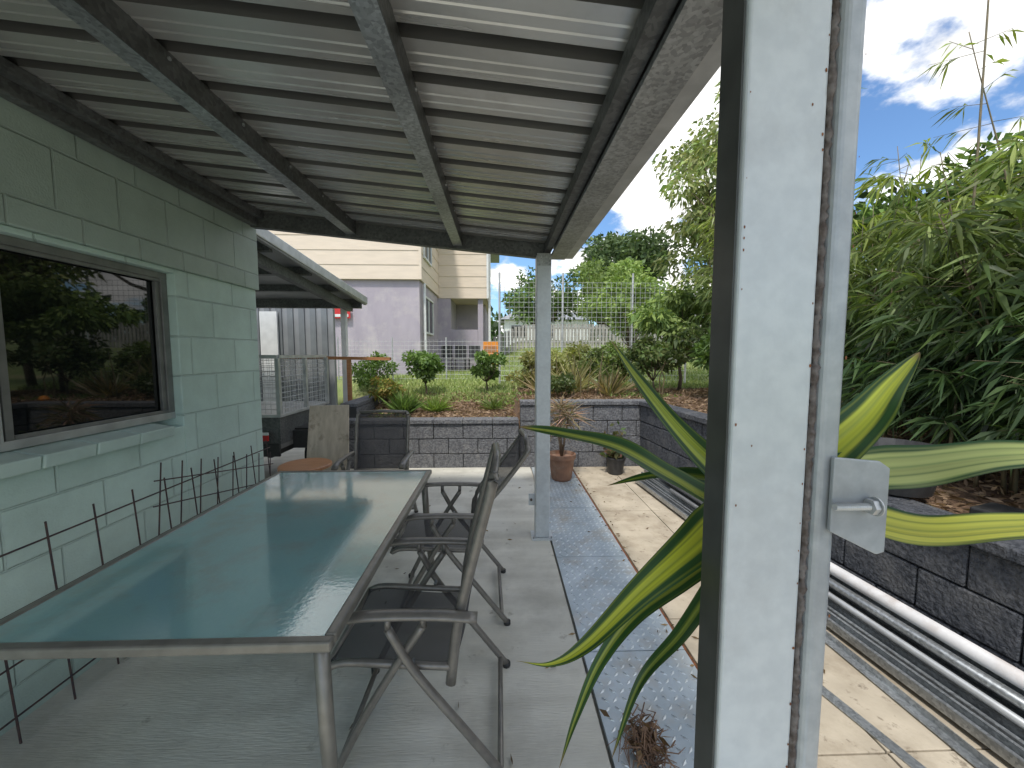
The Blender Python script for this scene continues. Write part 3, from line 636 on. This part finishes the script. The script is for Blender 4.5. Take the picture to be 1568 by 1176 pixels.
# ---------------------------------------------------------------- vegetation
def tree(name,base,h,cr,nc,nl,ls,ca,cb,trunk=.12,squash=.8,seed=1,droop=.15,mk='fleaf'):
    r=np.random.default_rng(seed); T_=empty(name); base=np.array(base,float); cc=base+np.array([0,0,h-cr*squash])
    b=MB(); C=[];D=[];K=[]
    ctr=[]
    for i in range(nc):
        d=r.normal(size=3); d/=np.linalg.norm(d); rad=cr*(.45+.55*r.random()); p=cc+d*rad*np.array([1,1,squash]); 
        if p[2]<base[2]+h*.22: p[2]=base[2]+h*.22+r.random()*.3*h
        ctr.append(p)
    fork=base+np.array([0,0,max(.25*h,.1)])
    b.tube([base-np.array([0,0,.1]),base+np.array([.02*h,0,.12*h]),fork],[trunk,trunk*.8,trunk*.65],'bark',8)
    for p in ctr[:min(nc,22)]:
        m1=fork*.5+p*.5+r.normal(size=3)*.06*h; b.tube(smooth_path([fork,m1,p],3),list(np.linspace(trunk*.45,trunk*.06,7)),'bark',5)
    b.build('trunk_and_limbs',T_,smooth=True)
    per=nl//nc
    for p in ctr:
        sh=.65+.7*r.random(); cs=cr*(.22+.2*r.random())
        q=r.normal(size=(per,3)); q/=np.linalg.norm(q,axis=1,keepdims=True); q*=cs*(r.random((per,1))**.4)*np.array([1.15,1.15,.75])
        C.append(p+q); D.append(q/cs+r.normal(size=(per,3))*.6); K.append(cols(per,ca,cb,.18)*sh)
    C=np.concatenate(C);D=np.concatenate(D);K=np.concatenate(K); n=len(C)
    leaves('foliage',C,D,ls*(.6+.8*rng.random(n)),ls*.5*(.6+.8*rng.random(n)),K,T_,droop,mk)
G1=(.07,.125,.035);G2=(.17,.26,.07);DK=(.035,.065,.025);OL=(.15,.17,.07);LM=(.27,.35,.10)
tree('broadleaf_tree',(8.5,27,2.3),7.6,3.1,40,11000,.34,(.055,.095,.04),(.12,.17,.06),.3,seed=2)
tree('broadleaf_tree',(4.9,15,1.5),3.4,1.5,26,7000,.15,G2,LM,.08,seed=3)
tree('broadleaf_tree',(2.6,24,2.2),4.2,2.0,24,5000,.26,G1,G2,.15,seed=4)
tree('broadleaf_tree',(5.8,22,2.0),4.6,1.8,22,4500,.24,G2,LM,.15,seed=14)
tree('gum_tree',(15,24,2.3),10,3.6,36,8000,.4,G1,OL,.3,seed=5)
tree('small_tree',(3.5,10.5,1.1),2.6,.95,18,4000,.13,G2,LM,.05,seed=6)
tree('gum_tree',(4.5,7.6,.9),6.2,1.25,34,9500,.12,G2,(.34,.34,.15),.07,squash=1.9,seed=7,droop=.6)
tree('small_tree',(3.2,6.9,.88),1.9,.8,18,5000,.11,G1,LM,.04,seed=16,droop=.5)
def shrub(name,p,r_,h,nl,ls,ca,cb,seed): tree(name,(p[0],p[1],gh(p[0],p[1])),h,r_,14,nl,ls,ca,cb,.02,squash=.75,seed=seed,mk='leaf')
shrub('round_shrub',(-1.32,7.0),.36,.85,2200,.075,G1,G2,21)
shrub('round_shrub',(-.25,7.3),.32,.75,1800,.075,G1,G2,22)
shrub('flowering_shrub',(-1.8,6.3),.25,.5,1200,.06,G2,(.3,.2,.06),23)
shrub('garden_shrub',(2.5,6.3),.4,.95,2500,.08,G1,OL,24)
shrub('garden_shrub',(.55,7.2),.4,.7,1800,.08,OL,(.25,.22,.08),25)
shrub('garden_shrub',(1.9,7.1),.45,.9,2200,.08,OL,G2,26)
shrub('garden_shrub',(1.35,7.6),.45,.8,2200,.08,(.18,.2,.07),(.36,.36,.14),29)
shrub('garden_shrub',(.95,6.0),.22,.4,1000,.06,G1,OL,30)
shrub('garden_shrub',(3.3,5.6),.5,1.1,2600,.09,G1,G2,27)
shrub('garden_shrub',(-2.9,9.0),.5,.9,1800,.08,G1,G2,28)
def clump(name,p,n,h,w,ca,cb,sp=.6,z=None,mk='leaf'):
    z=gh(p[0],p[1]) if z is None else z; C=np.tile([p[0],p[1],z],(n,1))+rng.normal(size=(n,3))*[.04,.04,0]
    D=rng.normal(size=(n,3)); D[:,2]=abs(D[:,2])*.5+1/sp*.7
    return leaves(name,C,D,h*(.6+.5*rng.random(n)),w,cols(n,ca,cb),droop=.12,mk=mk)
clump('ornamental_grass',(-1.45,5.95),260,.5,.02,G1,G2,.55)
clump('ornamental_grass',(-1.0,6.1),220,.35,.02,G2,LM,1.0)
clump('ornamental_grass',(-.1,6.2),120,.3,.02,G2,OL,1.0)
clump('yucca_plant',(1.25,6.6),120,.8,.03,(.3,.3,.14),(.42,.36,.2),.6)
clump('yucca_plant',(1.75,6.2),90,.6,.028,OL,(.35,.24,.15),.6)
clump('yucca_plant',(.75,6.4),90,.6,.028,(.3,.26,.13),(.36,.26,.16),.8)
clump('yucca_plant',(2.1,7.6),120,1.1,.035,G2,(.35,.36,.15),.5)
b=MB()
for i in range(14):
    x=random.uniform(.5,2.6);y=random.uniform(6,7.4); z=gh(x,y); b.tube([(x,y,z),(x+random.uniform(-.05,.05),y,z+.3),(x+random.uniform(-.15,.15),y,z+random.uniform(.5,.9))],[.012,.009,.005],'culm',5)
b.build('dry_stalks')
b=MB(); b.lathe((2.25,5.75,.86),[(0,0),(.05,.02),(.06,.05),(.04,.09),(0,.1)],'orange',12); b.build('orange_ball')
PT=empty('terracotta_potted_plant'); b=MB(); b.lathe((.76,4.72,0),[(0,.005),(.11,.005),(.125,.03),(.155,.27),(.17,.275),(.172,.33),(.155,.333),(.145,.29),(0,.29)],'terra',30); b.build('pot',PT)
b=MB(); stems=[]
for a,l in ((.0,.5),(2.2,.35),(4.2,.6)):
    e=(.76+.08*math.cos(a),4.72+.08*math.sin(a),.29+l); stems.append(e); b.tube([(.76,4.72,.28),e],[.013,.01],'bark',6)
b.build('stems',PT,smooth=True)
for e in stems:
    n=75; D=rng.normal(size=(n,3)); D[:,2]=D[:,2]*.6+.45; o=leaves('strap_leaves',np.tile(e,(n,1))+rng.normal(size=(n,3))*.02,D,.36*(.6+.5*rng.random(n)),.016,cols(n,(.18,.19,.10),(.46,.28,.24)),PT,.3)
PT=empty('black_potted_plant'); b=MB(); b.lathe((1.5,4.95,0),[(0,.004),(.09,.004),(.12,.2),(.128,.2),(.128,.22),(.11,.22),(.1,.19),(0,.19)],'black',24); b.build('pot',PT)
n=260; D=rng.normal(size=(n,3)); D[:,2]=abs(D[:,2])+.3; C=np.tile([1.5,4.95,.22],(n,1))+np.abs(rng.normal(size=(n,3)))*[.0,.0,.14]+rng.normal(size=(n,3))*[.07,.07,0]; leaves('leaves',C,D,.09,.05,cols(n,G1,(.2,.1,.08)),PT,.2)
b=MB(); b.lathe((2.44,2.30,.72),[(0,.0),(.17,.0),(.215,.22),(.24,.225),(.245,.27),(.225,.275),(.205,.22),(0,.21)],'black',32); b.build('black_planter_pot',smooth=False)
b=MB(); b.obox((2.62,2.0,.71),(2.95,.9,.70),.22,.05,'black'); b.build('black_edging_strip',bevel=.01)

def bamboo(name,centre,spread,nculm,hmin,hmax,seed,llen=.21,lw=.022,ncl=34,per=13,low=.22,lean=.8,z0=.62,dark=1.0):
    r=np.random.default_rng(seed); Bm=empty(name); b=MB(); C=[];D=[];K=[]
    for i in range(nculm):
        bx=centre[0]+r.normal()*spread[0]; by=centre[1]+r.normal()*spread[1]; bx=max(bx,xw(by)+.55)
        h=hmin+(hmax-hmin)*r.random(); an=r.random()*2*math.pi; ln=lean*r.random()**1.2
        ex,ey=bx+math.cos(an)*ln,by+math.sin(an)*ln
        if ex<xw(ey)+.05: ex=xw(ey)+.05+r.random()*.3
        pts=smooth_path([(bx,by,z0),(bx*.8+ex*.2,by*.8+ey*.2,z0+h*.5),(ex,ey,z0+h)],6)
        rr=np.linspace(.013,.003,len(pts)); b.tube(pts,list(rr),'culm',5)
        tall=h>hmax*.82 and hmax>3
        for c in range(ncl):
            t=low+(1-low)*r.random() if not tall else .25+.75*r.random()**1.5
            f=t*(len(pts)-1); k=min(int(f),len(pts)-2); p=pts[k].lerp(pts[k+1],f-k)
            a=r.random()*2*math.pi; bl=(.15+.5*r.random())*(1-.5*t); q=Vector((p.x+math.cos(a)*bl,p.y+math.sin(a)*bl,p.z+bl*(.5-.6*r.random())))
            if q.x<xw(q.y)+.06: q.x=xw(q.y)+.06+.2*r.random()
            b.tube([p,q],[.003,.0015],'culm',3,cap=False)
            n=max(3,per+int(r.integers(-3,4)))
            al=r.random((n,1))**.6*.8+.2
            base=np.array(p)*(1-al)+np.array(q)*al
            d=np.array([math.cos(a)*.9,math.sin(a)*.9,-.3])+r.normal(size=(n,3))*[.55,.55,.4]
            C.append(base);D.append(d)
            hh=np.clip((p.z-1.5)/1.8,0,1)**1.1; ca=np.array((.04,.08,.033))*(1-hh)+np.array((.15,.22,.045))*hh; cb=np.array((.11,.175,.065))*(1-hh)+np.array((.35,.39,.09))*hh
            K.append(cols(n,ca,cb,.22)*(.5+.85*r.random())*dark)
    b.build('culms',Bm,smooth=True)
    C=np.concatenate(C);D=np.concatenate(D);K=np.concatenate(K);n=len(C)
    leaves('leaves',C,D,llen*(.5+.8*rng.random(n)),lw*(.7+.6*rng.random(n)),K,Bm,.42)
bamboo('bamboo_clump',(3.4,2.2),(.4,.6),48,1.0,2.2,31,low=.34,llen=.20,lw=.024)
bamboo('bamboo_clump',(4.0,3.9),(.5,.6),38,1.3,2.7,32,low=.3)
bamboo('bamboo_clump',(3.7,.9),(.5,.5),28,1.0,2.2,33,low=.34,llen=.20,lw=.024)
bamboo('bamboo_clump',(4.2,2.8),(.7,1.1),26,3.0,5.4,34,ncl=13,per=5,lean=.7,llen=.14,lw=.016,low=.35)
bamboo('bamboo_clump',(3.5,5.4),(.3,.35),18,2.2,4.6,35,llen=.15,lw=.018,ncl=24,per=11,z0=.8)
tree('broadleaf_tree',(14,11,1.5),6,2.8,28,6000,.35,DK,G2,.25,seed=41)
tree('broadleaf_tree',(13,4,1.0),6,2.8,28,6000,.35,DK,G1,.25,seed=42)
C=[];D=[];K=[]; r=np.random.default_rng(50)
for i in range(90):
    a=r.uniform(-1.3,1.5); R=r.uniform(55,80); p=np.array([R*math.sin(a),R*math.cos(a),2+r.random()*3]); s=3+r.random()*2.5; n=160
    q=r.normal(size=(n,3)); q/=np.linalg.norm(q,axis=1,keepdims=True); C.append(p+q*s*(r.random((n,1))**.35)*[1,1,1.1]); D.append(q+r.normal(size=(n,3))*.5); K.append(cols(n,DK,G1,.2)*(.8+.5*r.random()))
C=np.concatenate(C);D=np.concatenate(D);K=np.concatenate(K); leaves('distant_trees',C,D,1.3,.9,K,None,.1,'fleaf')
n=38000; yy=6.7+12.1*rng.random(n)**1.6; xx=-3.5+rng.random(n)*(4+yy*.55); kp=(xx>-2.0)|(yy>8.6); kp&=(yy>7.3)|(xx<.3); xx=xx[kp]; yy=yy[kp]; n=len(xx); z=np.array([gh(a,c) for a,c in zip(xx,yy)])
D=rng.normal(size=(n,3))*.5; D[:,2]=1; leaves('lawn_grass',np.stack([xx,yy,z-.01],1),D,.05+.07*rng.random(n),.02,cols(n,(.20,.28,.08),(.38,.42,.17),.2),None,0,'fleaf')
n=11000; yy=5.5+1.6*rng.random(n); xx=-2+rng.random(n)*6; z=np.array([gh(a,c) for a,c in zip(xx,yy)])
n2=6000; y2=-1+6.5*rng.random(n2); x2=np.array([xw(a)+.22 for a in y2])+rng.random(n2)*2.2; z2=np.array([bed(a)+.01 for a in y2])
C=np.stack([np.r_[xx,x2],np.r_[yy,y2],np.r_[z,z2]+.01+.02*rng.random(n+n2)],1); D=rng.normal(size=(n+n2,3)); D[:,2]*=.3
leaves('mulch_chips',C,D,.05+.04*rng.random(n+n2),.02,cols(n+n2,(.12,.07,.04),(.42,.30,.20),.25),None,0,'fleaf')
n=2600; yy=5.6+1.0*rng.random(n); xx=-1.9+rng.random(n)*5.5; kp=np.sin(xx*3.1+1)+np.sin(yy*5+xx)>.7; xx=xx[kp];yy=yy[kp];n=len(xx); z=np.array([gh(a,c) for a,c in zip(xx,yy)]); D=rng.normal(size=(n,3)); D[:,2]=abs(D[:,2])+.5
leaves('ground_cover_plants',np.stack([xx,yy,z],1),D,.10,.03,cols(n,G1,LM),None,.2)
n=170; xx=np.r_[.975+rng.normal(size=90)*.03,-1+rng.random(80)*2.9]; yy=.8+rng.random(n)*4.2; C=np.stack([xx,yy,np.full(n,.012)],1); D=rng.normal(size=(n,3)); D[:,2]=0
leaves('leaf_litter',C,D,.02+.035*rng.random(n),.012,cols(n,(.10,.06,.03),(.25,.17,.09)),None,0,'fleaf')

# ---------------------------------------------------------------- variegated dracaena around the near post
DP=empty('variegated_dracaena')
b=MB(); b.lathe((.46,.68,0),[(0,.004),(.13,.004),(.17,.30),(.185,.30),(.185,.34),(.16,.34),(.15,.28),(0,.28)],'terra',30); b.build('pot',DP)
b=MB(); b.tube(smooth_path([(.46,.68,.27),(.465,.66,.8),(.445,.63,1.31)],6),[.016]*7+[.014]*6,'bark',10); b.build('cane',DP,smooth=True)
rs=random.Random(12)
def strap(name,pts,w,yel=.5,green=(.025,.075,.018),yc=(.40,.44,.05),up=(0,-1,.2),wave=.12,fold=.35,tap=.8,pk=2.6):
    pth=smooth_path(pts,12); n=len(pth); vs=[];cs=[];fs=[]; nc=25
    streak=[rs.uniform(.78,1.15) for _ in range(nc)]; ph=rs.uniform(0,6)
    for i,p in enumerate(pth):
        t=i/(n-1); d=(pth[min(i+1,n-1)]-pth[max(i-1,0)]).normalized(); u=Vector(up); r_=d.cross(u).normalized(); u=r_.cross(d)
        prof=min(1,.3+pk*t)*(max(0,1-t))**tap*1.3
        ww=w*.5*(min(prof,1)+.004)
        for j in range(nc):
            q=-1+2*j/(nc-1); lift=fold*abs(q)*ww+wave*ww*math.sin(t*17+ph+(2 if q>0 else 0))*q*q
            vs.append(p+r_*q*ww+u*lift)
            e=abs(q+.06*math.sin(t*9+ph)); k=max(0,min(1,(yel-e)/.10+.5)) if yel>0 else 0
            c=(np.array(yc)*k+np.array(green)*(1-k))*streak[j]*(.85+.25*math.sin(t*5+ph)**2)
            if k>.5 and j%5==1: c=c*.55+np.array(green)*.8
            if k<.5 and j%7==2 and yel>0: c=c*.6+np.array(yc)*.3
            if t>.93: c=c*(1-(t-.93)/.07)+np.array((.22,.13,.06))*((t-.93)/.07)
            cs.append((*c,1))
    for i in range(n-1):
        for j in range(nc-1): fs.append((i*nc+j,i*nc+j+1,(i+1)*nc+j+1,(i+1)*nc+j))
    me=bpy.data.meshes.new(name); me.from_pydata(vs,[],fs); a=me.color_attributes.new('Col','FLOAT_COLOR','POINT'); a.data.foreach_set('color',np.array(cs).ravel())
    me.materials.append(M['dleaf']); me.polygons.foreach_set('use_smooth',[True]*len(fs)); me.update(); o=bpy.data.objects.new(name,me); S.collection.objects.link(o); o.parent=DP
base=(.44,.63,1.305)
strap('leaf_1',[base,(.39,.66,1.34),(.327,.70,1.41),(.265,.74,1.50),(.2175,.76,1.575)],.05,.45,yc=(.34,.40,.05))
strap('leaf_2',[base,(.36,.61,1.305),(.27,.60,1.355),(.188,.60,1.402),(.10,.60,1.425),(.03,.6,1.437)],.045,.3,up=(0,-.7,1),yc=(.30,.34,.05),tap=.6)
strap('leaf_3',[base,(.36,.58,1.31),(.28,.55,1.265),(.20,.53,1.212),(.12,.51,1.15),(.07,.50,1.13),(.022,.5,1.135)],.078,.45,up=(-.2,-.9,.6),tap=1.5,yc=(.44,.47,.04))
strap('leaf_4',[base,(.37,.61,1.24),(.297,.60,1.188),(.21,.57,1.15),(.15,.55,1.09),(.11,.53,1.02),(.084,.52,.95)],.036,.3,up=(-.5,-.8,.3),yc=(.26,.30,.05),tap=.9)
strap('leaf_5',[base,(.50,.61,1.37),(.571,.60,1.44),(.63,.61,1.50),(.685,.62,1.553)],.078,.5,up=(-.3,-.9,.5),yc=(.50,.54,.06),tap=.7)
strap('leaf_6',[base,(.53,.58,1.36),(.622,.55,1.382),(.70,.52,1.405),(.80,.48,1.42)],.068,.75,yc=(.42,.46,.16),up=(0,-.9,.8),tap=.5)
strap('leaf_7',[base,(.48,.55,1.32),(.564,.50,1.308),(.65,.47,1.325),(.80,.44,1.35)],.056,.85,yc=(.62,.60,.09),up=(0,-.7,1),tap=.5)
strap('leaf_8',[base,(.38,.62,1.2),(.30,.60,1.10),(.22,.57,1.04),(.17,.55,.93)],.032,.25,up=(-.5,-.8,.3),yc=(.20,.25,.04))
strap('leaf_9',[base,(.37,.66,1.33),(.30,.72,1.32),(.22,.78,1.28)],.04,.3,up=(-.1,-.7,1),yc=(.2,.26,.04))
strap('leaf_10',[base,(.49,.66,1.38),(.56,.72,1.43),(.66,.80,1.42)],.06,.3,up=(-.1,-.9,.6),yc=(.2,.26,.04))
strap('dead_leaf_1',[(.45,.62,1.25),(.36,.58,1.12),(.32,.56,1.0),(.30,.55,.86)],.022,0,green=(.22,.10,.05))
strap('dead_leaf_2',[(.45,.62,1.22),(.38,.58,1.05),(.345,.57,.9),(.33,.56,.7)],.02,0,green=(.16,.08,.04))
b=MB(); r=random.Random(2)
for i in range(120):
    x,y=.57+r.gauss(0,.035),1.40+r.gauss(0,.05); a=r.random()*6.28; l=r.uniform(.03,.11)
    b.tube([(x,y,.01+r.random()*.05),(x+l*.5*math.cos(a),y+l*.5*math.sin(a),.02+r.random()*.07),(x+l*math.cos(a+.7),y+l*math.sin(a+.7),.012)],[.003,.0025,.001],'dry',4)
b.build('dry_root_tuft')
n=50; C=np.stack([.57+rng.normal(size=n)*.04,1.40+rng.normal(size=n)*.05,.02+.04*rng.random(n)],1); D=rng.normal(size=(n,3)); D[:,2]*=.4
leaves('dead_leaf_pile',C,D,.06,.022,cols(n,(.16,.09,.05),(.36,.24,.15)),None,.1,'fleaf')
